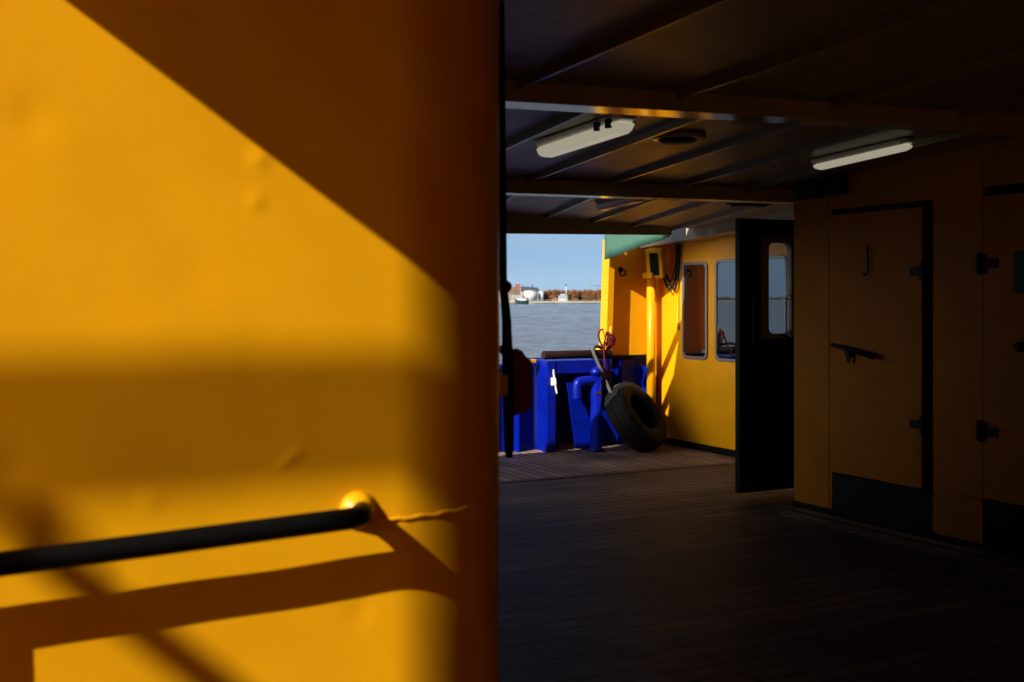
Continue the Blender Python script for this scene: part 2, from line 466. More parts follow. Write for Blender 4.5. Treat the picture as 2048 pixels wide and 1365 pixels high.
mm.tube([a_, b_], 0.06, 5)
fe = mm.build('quay_fence', M['fwhite']); tag(fe, 'thin pale railing running along the top of the far quay', 'fence')

# far bank buildings
D2 = BD + 22
fb = thing('warehouse', 'old riverside works with red gable, beige front and long dark roof', 'building', far(1040, D2))
fbox(985, 1046, D2, D2 + 25, GZ, farz(583, D2)).build('wall', M['fbeige'], fb)
mm = MB()
g0, g1, g2 = far(1010, D2 - .5, farz(583, D2)), far(1045, D2 - .5, farz(583, D2)), far(1028, D2 - .5, farz(573.5, D2))
mm.prism([g0, g1, g2], Fv * 26); mm.build('gable', M['fred'], fb)
for k, px in enumerate((1018.5, 1022.5, 1026.5, 1030, 1033.5, 1037)):
    fbox(px, px + 2.1, D2 - .25, D2 + .3, farz(590, D2), farz(584.5, D2)).build('window', M['fdark'], fb)
for px in (1019, 1026, 1034):
    fbox(px, px + 2.5, D2 - .25, D2 + .3, farz(600, D2), farz(594, D2)).build('doorway', M['fgrey'], fb)
fbox(1030.5, 1041, D2 + 8, D2 + 16, farz(578, D2), farz(568, D2)).build('chimney_block', M['fred'], fb)
hall = fbox(1043, 1080, D2 + 30, D2 + 50, GZ, farz(581, D2 + 30)); hall.build('hall_wall', M['fgrey'], fb)
mm = MB()
h0, h1 = far(1042, D2 + 29, farz(581.5, D2 + 29)), far(1081, D2 + 29, farz(581.5, D2 + 29))
h2, h3 = far(1074, D2 + 40, farz(575.5, D2 + 40)), far(1042, D2 + 40, farz(573.5, D2 + 40))
mm.prism([h0, h1, h2, h3], Fv * 12); mm.build('hall_roof', M['fdark'], fb)
for px, w, t in ((1045, 1.6, 570), (1063.5, 2.4, 570.5), (1053, 1.4, 572.5)):
    fbox(px, px + w, D2 + 40, D2 + 42, farz(577, D2 + 40), farz(t, D2 + 40)).build('roof_vent', M['fdark'], fb)
for i, (p0, p1, D, lab) in enumerate(((1047, 1074.5, BD + 18, 'wide white storage tank in front of the dark roofed works'), (1077.5, 1088, BD + 26, 'narrow white storage tank right of the wide white one'))):
    w = (p1 - p0) / FPX * D; c = far((p0 + p1) / 2, D + w / 2, GZ); h = farz(583, D) - GZ
    t = thing('storage_tank', lab, 'storage tank', c, 'white tanks on the far quay')
    MB().lathe(c, (0, 0, 1), [(0, w / 2), (h, w / 2)], 28).build('shell', M['fwhite'], t)
    MB().lathe(c + Vector((0, 0, h)), (0, 0, 1), [(0.02, w / 2 + .12), (0.35, w / 2 + .12), (0.75, w / 6)], 28).build('tank_roof', M['fbeige'], t)
    MB().tube([c + Vector((math.cos(a) * w / 2, math.sin(a) * w / 2, h + .9)) for a in [2 * math.pi * k / 20 for k in range(20)]], .07, 5, closed=True).build('guard_rail', M['fwhite'], t)
mast_p = far(1077, D2 + 20, GZ)
mm = MB().tube([mast_p, mast_p + Vector((0, 0, farz(562, D2 + 20)))], [.22, .1], 6)
tag(mm.build('radio_mast', M['fgrey']), 'thin grey mast rising behind the white tanks', 'mast')
D3 = BD + 10
t = thing('quay_hut', 'small white hut with flat roof below the white light mast', 'hut', far(1126, D3, GZ))
fbox(1117, 1136, D3, D3 + 6, GZ, farz(592, D3)).build('wall', M['fwhite'], t)
fbox(1116, 1137, D3 - .4, D3 + 6.4, farz(592, D3), farz(591, D3)).build('roof', M['fgrey'], t)
fbox(1121, 1130, D3 + 1, D3 + 5, farz(591, D3), farz(588.8, D3)).build('lookout', M['fwhite'], t)
for px in (1119, 1123.5, 1128, 1132):
    fbox(px, px + 2, D3 - .15, D3 + .2, farz(597, D3), farz(594, D3)).build('window', M['fdark'], t)
t = thing('quay_shed', 'low brown shed beside the white hut on the far quay', 'shed', far(1110, D3, GZ))
fbox(1104, 1115, D3 + 1, D3 + 6, GZ, farz(596.5, D3)).build('wall', M['fred'], t)
mm = MB(); mm.prism([far(1103, D3 + .7, farz(596.5, D3)), far(1116, D3 + .7, farz(596.5, D3)), far(1109.5, D3 + .7, farz(594.5, D3))], Fv * 6); mm.build('roof', M['fred'], t)
t = thing('light_mast', 'tall white light mast with a black top on the far quay', 'light mast', far(1132.5, D3 - 2, GZ))
p = far(1132.5, D3 - 2, GZ)
MB().tube([p, p + Vector((0, 0, farz(573, D3)))], [.45, .3], 8).build('pole', M['fwhite'], t)
MB().lathe(p + Vector((0, 0, farz(573, D3))), (0, 0, 1), [(0, .35), (.3, .75), (1.1, .75), (1.5, .3)], 10).build('lantern', M['fdark'], t)
t = thing('tower_crane', 'slim tower crane with long level jib above the trees', 'crane', far(1181, BD + 60, GZ))
p = far(1181, BD + 60, GZ); top = farz(570, BD + 60)
MB().tube([p, p + Vector((0, 0, top))], .3, 5).build('crane_mast', M['fgrey'], t)
MB().tube([far(1177.5, BD + 60, top - 1), far(1206, BD + 60, top - 1)], .3, 5).build('jib', M['fgrey'], t)
MB().tube([p + Vector((0, 0, top)), far(1197, BD + 60, top - .8)], .12, 4).build('tie_bar', M['fgrey'], t)

# trees: bare crowns of twig clumps, trunk and limbs
def tree_proto(k):
    rnd = random.Random(40 + k)
    t = thing('bare_tree', 'x', 'tree', (0, 0, 0), 'bare brown trees behind the far quay')
    H = 8.8
    mm = MB().tube([(0, 0, 0), (0.1, 0, H * .3), (0, .1, H * .75)], [.22, .17, .05], 6)
    cl = []
    for j in range(9):
        a = rnd.uniform(0, 6.28); l = rnd.uniform(1.1, 2.0); z0 = rnd.uniform(.2, .55) * H
        e = Vector((math.cos(a) * l, math.sin(a) * l, z0 + rnd.uniform(1.5, 3.2)))
        mm.tube([(0, 0, z0), e * .5 + Vector((0, 0, z0 * .5)), e], [.09, .06, .02], 5); cl.append(e)
    mm.build('trunk', M['trunk'], t)
    cr = MB()
    cl += [Vector((rnd.uniform(-1.2, 1.2), rnd.uniform(-1.2, 1.2), rnd.uniform(.5, .92) * H)) for _ in range(10)] + [Vector((rnd.uniform(-1.7, 1.7), rnd.uniform(-1.2, 1.2), rnd.uniform(.06, .5) * H)) for _ in range(14)]
    for c in cl:
        for _ in range(46):
            d = Vector((rnd.gauss(0, 1), rnd.gauss(0, 1), rnd.gauss(0, 1.1))) * .62
            p = c + d
            u = Vector((rnd.gauss(0, .4), rnd.gauss(0, .4), 1)).normalized() * rnd.uniform(.25, .6)
            w = u.cross(Vector((rnd.gauss(0, 1), rnd.gauss(0, 1), rnd.gauss(0, .3)))).normalized() * rnd.uniform(.04, .1)
            cr.add([p - u - w, p - u + w, p + u + w, p + u - w], [(0, 1, 2, 3)])
    cr.build('crown', TW[k], t)
    return t
protos = [tree_proto(k) for k in range(3)]
used = [False] * 3
def put_tree(px, dep, s, label):
    k = random.randrange(3); pr = protos[k]
    if not used[k]: r = pr; used[k] = True
    else:
        r = pr.copy(); COL.objects.link(r)
        for ch in pr.children:
            c = ch.copy(); COL.objects.link(c); c.parent = r
    r.location = far(px, dep, GZ); r.rotation_euler = (0, 0, random.uniform(0, 6.28)); r.scale = (s * random.uniform(1.0, 1.25), s * random.uniform(1.0, 1.25), s)
    r['label'] = label
random.seed(11)
px = 1090.0
while px < 1222:
    put_tree(px, BD + random.uniform(30, 40), random.uniform(.98, 1.18), 'bare reddish brown tree in the front of the row behind the far quay')
    px += random.uniform(5.0, 7.0)
px = 1087.0
while px < 1222:
    put_tree(px, BD + random.uniform(48, 60), random.uniform(1.0, 1.22), 'bare reddish brown tree half hidden behind the front row on the far bank')
    px += random.uniform(6.0, 8.0)
# the rest of the far bank, out of the frame but mirrored in the cabin windows
mm = MB(); rnd = random.Random(5)
for k in range(2600):
    px = rnd.choice((rnd.uniform(-6000, 940), rnd.uniform(1240, 6000)))
    c = far(px, BD + rnd.uniform(40, 70), GZ)
    h = rnd.uniform(2, 9)
    for _ in range(2):
        p = c + Vector((rnd.uniform(-5, 5), rnd.uniform(-5, 5), rnd.uniform(0, h)))
        u = Vector((rnd.gauss(0, .6), rnd.gauss(0, .6), 1)).normalized() * rnd.uniform(1, 2.2)
        w = u.cross(Vector((rnd.gauss(0, 1), rnd.gauss(0, 1), .1))).normalized() * rnd.uniform(1., 2.4)
        mm.add([p - u - w, p - u + w, p + u + w, p + u - w], [(0, 1, 2, 3)])
tag(mm.build('far_wood', M['twig']), kind='stuff', label='brown bare wood continuing along the far bank', cat='wood')

# tug boat
DB = 720.0
t = thing('tug_boat', 'small tug with dark green hull and white wheelhouse near the far quay', 'boat', far(1042, DB))
def bp_(px, up, fw): return far(px, DB, WZ + up) + Fv * fw
mm = MB()
hx = [1029.5, 1032, 1036, 1044, 1052, 1056, 1057.5]
lo, hi = [], []
for i, px in enumerate(hx):
    hw = (0.3, 1.2, 1.9, 2.2, 2.1, 1.6, 1.1)[i]; top = (3.6, 3.2, 2.7, 2.3, 2.5, 2.9, 3.1)[i]
    lo.append((bp_(px + (1.2 if i == 0 else 0), -.3, -hw * .7), bp_(px + (1.2 if i == 0 else 0), -.3, hw * .7)))
    hi.append((bp_(px, top, -hw), bp_(px, top, hw)))
vs = [p for a in (lo, hi) for pr in a for p in pr]; n = len(hx); fs = []
for i in range(n - 1):
    a, c = 2 * i, 2 * i + 2; o = 2 * n
    fs += [(a, c, o + c, o + a), (a + 1, o + a + 1, o + c + 1, c + 1), (o + a, o + c, o + c + 1, o + a + 1), (a, a + 1, c + 1, c)]
fs += [(0, 2 * n, 2 * n + 1, 1), (2 * n - 2, 2 * n - 1, 4 * n - 1, 4 * n - 2)]
mm.add(vs, fs); mm.build('hull', M['hullgreen'], t)
def bbox(p0, p1, u0, u1, hw):
    m = MB(); m.hexa([bp_(p0, u0, -hw), bp_(p1, u0, -hw), bp_(p1, u0, hw), bp_(p0, u0, hw), bp_(p0, u1, -hw), bp_(p1, u1, -hw), bp_(p1, u1, hw), bp_(p0, u1, hw)]); return m
bbox(1034, 1052, 2.3, 3.9, 1.5).build('deckhouse', M['fwhite'], t)
bbox(1036, 1043.5, 3.9, 5.4, 1.3).build('wheelhouse', M['fwhite'], t)
for px in (1036.6, 1038.9, 1041.2): bbox(px, px + 1.6, 4.3, 5.0, 1.34).build('window', M['fdark'], t)
bbox(1047, 1049.5, 3.9, 5.6, .7).build('funnel', M['fred'], t)
MB().tube([bp_(1041, 5.4, 0), bp_(1041, 9, 0)], .08, 5).build('mast', M['fwhite'], t)
bbox(1050, 1057, 2.9, 4.4, 1.2).build('canopy', M['fred'], t)

# ------------------------------------------------------------------ SHIP: deck
PL = .10
def zb(x, y): return 2.27 + .03 * (x - 2.5) - .035 * (y - 3.9) - .006 * (x - 2.5) * (y - 3.9)
deck_poly = [(-5.2, -4), (7.4, -4), (7.4, 10.3), (4.4, 10.3), (4.3, 9.93), (.5, 8.83), (-5.2, 6.0)]
mm = MB().prism([(x, y, -.12) for x, y in deck_poly], (0, 0, .12))
deck = tag(mm.build('deck_floor', M['planks']), kind='structure')
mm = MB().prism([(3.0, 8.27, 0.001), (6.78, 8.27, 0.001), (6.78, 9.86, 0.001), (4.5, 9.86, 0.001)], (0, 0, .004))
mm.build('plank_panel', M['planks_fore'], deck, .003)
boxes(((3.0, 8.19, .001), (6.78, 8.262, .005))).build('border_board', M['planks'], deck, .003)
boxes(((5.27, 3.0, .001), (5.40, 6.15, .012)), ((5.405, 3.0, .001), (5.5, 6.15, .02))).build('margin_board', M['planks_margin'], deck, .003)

# ------------------------------------------------------------------ SHIP: ceiling (deckhead)
EDGE = [(-4.0, .503), (1.9, -.262), (4.3, -.25), (8.12, 1.6), (8.18, 3.6), (8.92, 6.35)]
def edge(y):
    for (y0, x0), (y1, x1) in zip(EDGE, EDGE[1:]):
        if y <= y1: return x0 + (x1 - x0) * (y - y0) / (y1 - y0)
    return EDGE[-1][1]
ys = [-1.1, 0, 1.9, 3, 4.3, 5, 6.25, 6.3, 7, 7.8, 8.12, 8.18, 8.4, 8.7, 8.92]
vs = []; fs = []; NX = 8
for y in ys:
    x0 = edge(y); x1 = 5.54 if y <= 6.25 else 6.79
    for k in range(NX + 1):
        x = x0 + (x1 - x0) * k / NX
        vs.append((x, y, zb(x, y) + PL))
top0 = len(vs)
vs += [(x, y, z + .12) for x, y, z in vs]
for i in range(len(ys) - 1):
    for k in range(NX):
        a = i * (NX + 1) + k
        fs.append((a, a + 1, a + NX + 2, a + NX + 1)); fs.append((top0 + a, top0 + a + NX + 1, top0 + a + NX + 2, top0 + a + 1))
    a = i * (NX + 1); fs.append((a, a + NX + 1, top0 + a + NX + 1, top0 + a)); a += NX; fs.append((a, top0 + a, top0 + a + NX + 1, a + NX + 1))
for k in range(NX):
    fs.append((k, top0 + k, top0 + k + 1, k + 1)); a = (len(ys) - 1) * (NX + 1) + k; fs.append((a, a + 1, top0 + a + 1, top0 + a))
ceil = tag(MB().add(vs, fs).build('ceiling', M['ceil']), kind='structure')
def sbeam(x0, x1, y0, y1, name='beam', m='cream', h=.10, dz=.0):
    mm = MB(); n = 6
    P = []
    for k in range(n + 1):
        x = x0 + (x1 - x0) * k / n
        z = zb(x, (y0 + y1) / 2) + dz
        P.append([(x, y0, z), (x, y1, z), (x, y1, z + h), (x, y0, z + h)])
    for a, c in zip(P, P[1:]):
        pass
    vs = [p for q in P for p in q]; fs = [(0, 1, 2, 3), (4 * n, 4 * n + 3, 4 * n + 2, 4 * n + 1)]
    for k in range(n):
        for j in range(4):
            l = (j + 1) % 4
            fs.append((4 * k + j, 4 * k + 4 + j, 4 * k + 4 + l, 4 * k + l))
    return mm.add(vs, fs).build(name, M[m], ceil, .006)
sbeam(edge(1.35) + .5, 5.54, 1.35, 1.52)
sbeam(edge(3.9) + .02, 5.54, 3.9, 4.07, dz=.022)
sbeam(edge(6.45) + .02, 6.79, 6.45, 6.62)
def stiff(x0, y0, x1, y1):
    mm = MB(); n = 4; w = .006
    a = Vector((x0, y0)); b_ = Vector((x1, y1)); d = (b_ - a).normalized(); nrm = Vector((-d.y, d.x))
    for k in range(n):
        p = a + (b_ - a) * (k / n); q2 = a + (b_ - a) * ((k + 1) / n)
        def c(pt, o, dz): return (pt.x + nrm.x * o, pt.y + nrm.y * o, zb(pt.x, pt.y) + dz )
        mm.hexa([c(p, -w, .0745), c(q2, -w, .0745), c(q2, w, .0745), c(p, w, .0745), c(p, -w, PL + .001), c(q2, -w, PL + .001), c(q2, w, PL + .001), c(p, w, PL + .001)])
        mm.hexa([c(p, -.009, .064), c(q2, -.009, .064), c(q2, .009, .064), c(p, .009, .064), c(p, -.010, .074), c(q2, -.010, .074), c(q2, .010, .074), c(p, .010, .074)])
    mm.build('stiffener', M['stiff'], ceil)
for x in (.45, 1.25, 2.04, 2.80, 3.655, 4.49, 5.2): stiff(x, 1.53, x, 3.895)
for x in (1.3, 1.95, 2.55, 3.17, 3.78, 4.35, 4.95, 5.4):
    if x < 5.1: stiff(x, 4.08, x + .28, 6.445)
for x in (2.3, 2.9, 3.1 + .45, 4.2, 4.76, 5.3, 5.85): stiff(x, 6.63, x + .46, 8.14 + .269 * max(0, x + .46 - 3.6))
# edge plates
mm = MB()
def eplate(xa, ya, xb, yb, za, zb_, h, thk=.03):
    d = Vector((xb - xa, yb - ya)).normalized(); n_ = Vector((-d.y, d.x)) * thk
    return [(xa, ya, za), (xb, yb, zb_), (xb + n_.x, yb + n_.y, zb_), (xa + n_.x, ya + n_.y, za), (xa, ya, za + h), (xb, yb, zb_ + h), (xb + n_.x, yb + n_.y, zb_ + h), (xa + n_.x, ya + n_.y, za + h)]
mm.hexa(eplate(.1268, -1.1, -.262, 1.9, 2.30, 2.30, .3))
mm.hexa(eplate(-.262, 1.9, -.25, 4.3, 2.26, zb(-.25, 4.3), .3))
mm.hexa(eplate(-.25, 4.3, 1.6, 8.12, zb(-.25, 4.3), zb(1.6, 8.12), .3))
mm.hexa(eplate(1.6, 8.12, 3.6, 8.18, zb(1.6, 8.12), 2.03, .3))
mm.build('edge_plate', M['cream'], ceil)
mm = MB().hexa(eplate(3.6, 8.182, 6.35, 8.922, 2.031, 2.124, .36, .05)); mm.build('front_plate', M['ceil'], ceil, .004)
mm = MB(); mm.hexa([(6.60, 6.63, zb(6.8, 6.63)), (6.79, 6.63, zb(6.8, 6.63)), (6.79, 9.86, zb(6.8, 9.86)), (6.60, 9.86, zb(6.8, 9.86)),
                    (6.60, 6.63, zb(6.8, 6.63) + .14), (6.79, 6.63, zb(6.8, 6.63) + .14), (6.79, 9.86, zb(6.8, 9.86) + .3), (6.60, 9.86, zb(6.8, 9.86) + .3)])
mm.build('edge_beam', M['cream'], ceil, .005)

# ------------------------------------------------------------------ near yellow wall
WY = 1.894; XS = .74; RC = .345
w = thing('steel_wall', 'big sunlit yellow painted steel wall with rounded corner, nearest the camera', 'wall', (XS, WY, 0))
prof = [(-5.1, 0), (-1.6, 0), (-.8, 0), (-.3, 0), (-.05, 0)]
x = 0.0
while x < XS - .001: prof.append((x, 0)); x += .0085
ARC = 44
for k in range(ARC + 1):
    a = R(90) * k / ARC
    prof.append((XS + RC * math.sin(a), RC * (1 - math.cos(a))))
prof += [(XS + RC, RC + .1), (XS + RC, RC + .6), (XS + RC, 2.4), (XS + RC, 6.1)]
zs = [0, .4, .7] + [.75 + .0095 * k for k in range(137)] + [2.2, 2.38]
dents = [(*ony(520, 318, WY).xz, .016, .0024), (*ony(512, 402, WY).xz, .013, .002), (*ony(540, 150, WY).xz, .02, .0012), (*ony(300, 1000, WY).xz, .02, .0012),
         (*ony(60, 240, WY).xz, .035, -.002), (*ony(20, 940, WY).xz, .03, -.0022), (*ony(230, 1165, WY).xz, .03, -.0016), (*ony(720, 1225, WY).xz, .025, -.0016), (*ony(380, 560, WY).xz, .05, -.0012)]
ga, gb = ony(548, 938, WY), ony(612, 896, WY)
def disp(x, z):
    d = .0010 * math.sin(x * 9.1 + 1.3 * math.sin(z * 6)) * math.sin(z * 7.3 + .6) + .0006 * math.sin(x * 23 + z * 17)
    for (cx, cz, s, a) in dents:
        q_ = ((x - cx) ** 2 + (z - cz) ** 2) / (s * s)
        if q_ < 9: d += a * math.exp(-q_)
    ex, ez = gb.x - ga.x, gb.z - ga.z; L2 = ex * ex + ez * ez
    t_ = max(0, min(1, ((x - ga.x) * ex + (z - ga.z) * ez) / L2))
    q_ = ((x - ga.x - ex * t_) ** 2 + (z - ga.z - ez * t_) ** 2) / (.006 ** 2)
    if q_ < 9: d += .0035 * math.exp(-q_) * math.sin(math.pi * min(1, max(0.05, t_)))
    return d
vs = []; fs = []
np_ = len(prof)
for z in zs:
    for i, (px_, dy) in enumerate(prof):
        a = 0.0
        if px_ > XS: a = math.asin(min(1, (px_ - XS) / RC))
        d = disp(px_ + dy, z) if (dy < RC - .01) else 0
        vs.append((px_ + d * math.sin(a), WY + dy - d * math.cos(a), z))
for j in range(len(zs) - 1):
    for i in range(np_ - 1):
        a = j * np_ + i
        fs.append((a, a + 1, a + np_ + 1, a + np_))
o0 = len(vs)
vs += [(-5.1, WY + 3.9, 0), (.2, WY + 6.1, 0), (-5.1, WY + 3.9, 2.38), (.2, WY + 6.1, 2.38)]
L_ = (len(zs) - 1) * np_
fs += [(np_ - 1, o0 + 1, o0 + 3, L_ + np_ - 1), (o0 + 1, o0, o0 + 2, o0 + 3), (o0, 0, L_, o0 + 2), tuple(L_ + k for k in range(np_)) + (o0 + 3, o0 + 2)]
mm = MB().add(vs, fs, True); mm.build('plate', M['near_yellow'], w)
# weld bead round the corner
path = []; rr = []
rnd = random.Random(3)
zz = 1.105
for k in range(90):
    s_ = k / 89
    u = XS - .015 + s_ * .40
    if u <= XS: p = Vector((u, WY - .0005, 0))
    else:
        a = min(R(85), (u - XS) / RC); p = Vector((XS + RC * math.sin(a), WY + RC * (1 - math.cos(a)), 0))
    p.z = zz + .0012 * math.sin(k * .5) + rnd.uniform(-.0008, .0008)
    path.append(p); rr.append(.0038 + rnd.uniform(-.0006, .0007))
MB().tube(path, rr, 7).build('weld_seam', M['near_yellow'], w)

# handrail on the wall
h = thing('handrail', 'round black steel handrail bent into the sunlit yellow wall', 'handrail', (.6, WY, 1.12))
ST = .072; RZ = 1.128
xe = .672
P = [(-1.6, WY - ST, RZ - .072), (-.5, WY - ST, RZ - .0375), (.3, WY - ST, RZ - .0115), (xe - .055, WY - ST, RZ)]
for k in range(1, 9):
    a = R(90) * k / 8
    P.append((xe - .055 + .055 * math.sin(a), WY - ST + .055 * (1 - math.cos(a)), RZ))
P.append((xe, WY + .01, RZ))
MB().tube(P, .0188, 20).build('rail', M['black_gloss'], h)
MB().tube([(-.057, WY - ST, RZ), (-.057, WY - ST, .62), (-.057, WY + .01, .6)], .0185, 14).build('support_leg', M['black_gloss'], h)
MB().lathe((xe, WY + .004, RZ), (0, -1, 0), [(0, .034), (.008, .0335), (.013, .029), (.02, .0235), (.024, .0188)], 28, False).build('flange', M['near_yellow'], h)

# ------------------------------------------------------------------ right deckhouse with hatch doors
DX = 5.55
dh = thing('deckhouse', 'shaded yellow deckhouse with two steel hatch doors along the wooden deck', 'deckhouse', (DX, 5, 0))
def yx(px): return onx(px, 600, DX).y
y1a, y1b = yx(1664), yx(1866)          # door 1 opening: far, near
y2a, y2b = yx(1966), yx(2260)
yend = yx(1588)
WT = 2.62
wb = [((DX, y1a, 0), (7.3, yend, WT)), ((DX, y2a, 0), (7.3, y1b, WT)), ((DX, -4, 0), (7.3, y2b, WT)), ((DX, y1b, 2.125), (7.3, y1a, WT)), ((DX, y2b, 2.17), (7.3, y2a, WT)),
      ((DX + .075, y1b, 0), (7.3, y1a, 2.125)), ((DX + .075, y2b, 0), (7.3, y2a, 2.17))]
boxes(*wb[:5]).build('wall', M['shaded_yellow'], dh)
boxes(((DX + .07, y1b, 0), (DX + .12, y1a, 2.125)), ((DX + .07, y2b, 0), (DX + .12, y2a, 2.17)), ((DX + .004, y1b + .001, .02), (DX + .069, y1a - .001, .30)), ((DX + .004, y2b + .001, .02), (DX + .069, y2a - .001, .31))).build('door_recess', M['black'], dh)  # gap round the doors coloured black for its shadow; coaming is black paint
for ya, yb in ((y1a, yend), (y2a, y1b)): boxes(((DX - .012, ya, 0.0), (DX - .0005, yb, .05))).build('skirting', M['black'], dh)
mm = MB().tube([(DX - .001, y1b - .005, .315), (DX - .001, y2a + .005, .315)], .004, 6); mm.build('weld_seam', M['shaded_yellow'], dh)
for yy in (y1a + .03, y2a + .003): MB().tube([(DX - .001, yy, .06), (DX - .001, yy, 2.4)], .003, 6).build('corner_bead', M['shaded_yellow'], dh)
def hinge(par, y, z, sgn):
    mm = boxes(((DX - .022, y - .02, z - .028), (DX - .003, y + .115 if sgn > 0 else y + .02, z + .028)), ((DX - .03, y - .012 , z - .05), (DX - .004, y + .03, z + .05)))
    if sgn < 0: mm = boxes(((DX - .022, y - .115, z - .028), (DX - .003, y + .02, z + .028)), ((DX - .03, y - .03, z - .055), (DX - .004, y + .03, z + .055)))
    mm.tube([(DX - .024, y + .0, z - .065), (DX - .024, y + .0, z + .065)], .016, 10)
    return mm.build('hinge', M['black'], par, .004)
# door 1
ly0, ly1 = yx(1846), y1a - .004
boxes(((DX + .005, ly0 + .004, .315), (DX + .06, ly1, 2.08))).build('door_edge', M['black'], dh)
d1 = boxes(((DX - .012, ly0, .31), (DX + .004, ly1, 2.085))).build('door', M['shaded_yellow'], dh, .004, 3)
d1['label'] = 'hatch door with a lever handle and a hook'
for py_, pz in ((543, 0), (850, 0)):
    z = onx(1846, py_, DX).z; hinge(d1, yx(1852), z, 1)
lev0, lev1 = onx(1664, 690, DX - .06), onx(1748, 714, DX - .06)
mm = MB().tube([lev0, lev0.lerp(lev1, .3), lev1], [.014, .017, .02], 10)
bs = onx(1706, 705, DX); mm.lathe((DX - .012, bs.y, bs.z), (-1, 0, 0), [(0, .035), (.02, .033), (.03, .02), (.05, .018)], 14)
mm.box((DX - .05, bs.y - .012, bs.z - .07), (DX - .035, bs.y + .012, bs.z))
mm.build('lever_handle', M['black'], d1)
hk0, hk1 = onx(1742, 498, DX), onx(1742, 550, DX)
mm = MB().tube(catmull([(DX - .013, hk0.y + .03, hk0.z), (DX - .03, hk0.y, hk0.z + .005), (DX - .034, hk0.y - .005, hk0.z - .05), (DX - .034, hk0.y - .005, hk1.z + .03), (DX - .04, hk0.y + .01, hk1.z), (DX - .034, hk0.y + .035, hk1.z + .012)], 5), .0065, 8)
mm.build('hook', M['black'], d1)
# door 2
d2 = boxes(((DX - .012, y2b + .03, .32), (DX + .045, y2a - .005, 2.115))).build('door', M['shaded_yellow'], dh, .012, 3)
d2['label'] = 'hatch door with a small dark notice plate'
for py_ in (528, 862):
    z = onx(1966, py_, DX).z; hinge(d2, yx(1966), z, -1)
s0, s1 = onx(2031, 502, DX), onx(2075, 586, DX)
boxes(((DX - .016, s1.y, s1.z), (DX - .0125, s0.y, s0.z))).build('notice_plate', M['signgrey'], d2)
n0 = onx(2046, 694, DX); MB().lathe((DX - .013, n0.y, n0.z), (-1, 0, 0), [(0, .03), (.03, .028), (.04, .015)], 12).build('door_knob', M['black'], d2)

# step of the deckhouse that carries the open black door
boxes(((6.15, yend + .001, 0), (7.3, 6.80, WT))).build('return_wall', M['shaded_yellow'], dh)
DY = 6.68
def dpt(px, py): return ony(px, py, DY)
lx0, lx1 = dpt(1479, 600).x, 6.12
wx0, wx1 = dpt(1521, 600).x, 5.955
wz0, wz1 = dpt(1550, 679).z, dpt(1550, 472).z
LZ0, LZ1 = .055, 2.11
leaf = boxes(((lx0, DY, LZ0), (wx0, DY + .05, LZ1)), ((wx1, DY, LZ0), (lx1, DY + .05, LZ1)), ((wx0, DY, LZ0), (wx1, DY + .05, wz0)), ((wx0, DY, wz1), (wx1, DY + .05, LZ1))).build('open_door', M['black'], dh)
leaf['label'] = 'black door standing open with a glazed upper half'
ou = rrect(wx0 + .002, wx1 - .002, wz0 + .002, wz1 - .002, .02); inn = rrect(dpt(1536, 600).x, 5.86, dpt(1550, 668).z, dpt(1550, 486).z, .05)
mm = MB().ring([(u, DY - .012, v) for u, v in ou], [(u, DY - .012, v) for u, v in inn], (0, .06, 0)); mm.build('window_frame', M['greyframe'], leaf, .004)
ip = rrect(dpt(1535, 600).x - .004, 5.866, dpt(1550, 668).z - .004, dpt(1550, 486).z + .004, .05)
MB().prism([(u, DY + .015, v) for u, v in ip], (0, .006, 0)).build('window_pane', M['clear'], leaf)
hp = [dpt(1563, 598), dpt(1563, 672)]
mm = MB().tube(catmull([hp[0] + Vector((.02, 0, 0)), hp[0] + Vector((0, -.05, 0)), hp[0] + Vector((0, -.05, -.05)), hp[1] + Vector((0, -.05, .05)), hp[1] + Vector((0, -.05, 0)), hp[1] + Vector((.02, 0, 0))], 4), .008, 8)
kn = dpt(1575, 596); mm.lathe(kn + Vector((0, -.012, 0)), (0, -1, 0), [(0, .02), (.03, .018), (.045, .022), (.06, .012)], 12)
kn = dpt(1574, 672); mm.lathe(kn + Vector((0, -.012, 0)), (0, -1, 0), [(0, .02), (.03, .018), (.045, .022), (.06, .012)], 12)
mm.build('grab_handle', M['steel'], leaf)
hp = [dpt(1497, 592), dpt(1497, 690)]
mm = MB().tube(catmull([hp[0] + Vector((0, .002, 0)), hp[0] + Vector((0, -.05, -.005)), hp[0] + Vector((0, -.055, -.06)), hp[1] + Vector((0, -.055, .06)), hp[1] + Vector((0, -.05, .005)), hp[1] + Vector((0, .002, 0))], 5), .010, 8)
for e in hp: mm.lathe(e, (0, -1, 0), [(0, .026), (.008, .024), (.012, .012)], 12)
mm.build('grab_handle', M['black'], leaf)

# ------------------------------------------------------------------ cabin with windows (forward)
CX = 6.8
cb = thing('cabin', 'yellow cabin front with rounded windows, partly sunlit beyond the black door', 'cabin', (CX, 8.5, 0))
boxes(((CX, 6.801, 0), (7.3, 10.3, 2.7))).build('wall', M['yellow'], cb)
boxes(((CX - .02, 6.81, .001), (CX - .0005, 9.86, .07))).build('skirting', M['black'], cb)
def window(ya, yb, z0, z1):
    ou = rrect(yb, ya, z0, z1, .06); inn = rrect(yb + .028, ya - .028, z0 + .03, z1 - .03, .045)
    f = MB().ring([(CX - .018, u, v) for u, v in ou], [(CX - .018, u, v) for u, v in inn], (.0175, 0, 0)).build('window_frame', M['alu'], cb, .004)
    i2 = rrect(yb + .026, ya - .026, z0 + .028, z1 - .028, .045)
    MB().prism([(CX - .008, u, v) for u, v in i2], (.0076, 0, 0)).build('window_pane', M['glass'], f)
zt, zl = onx(1390, 524, CX).z, onx(1390, 719, CX).z
wy = [(onx(1366, 600, CX).y, onx(1416, 600, CX).y)]
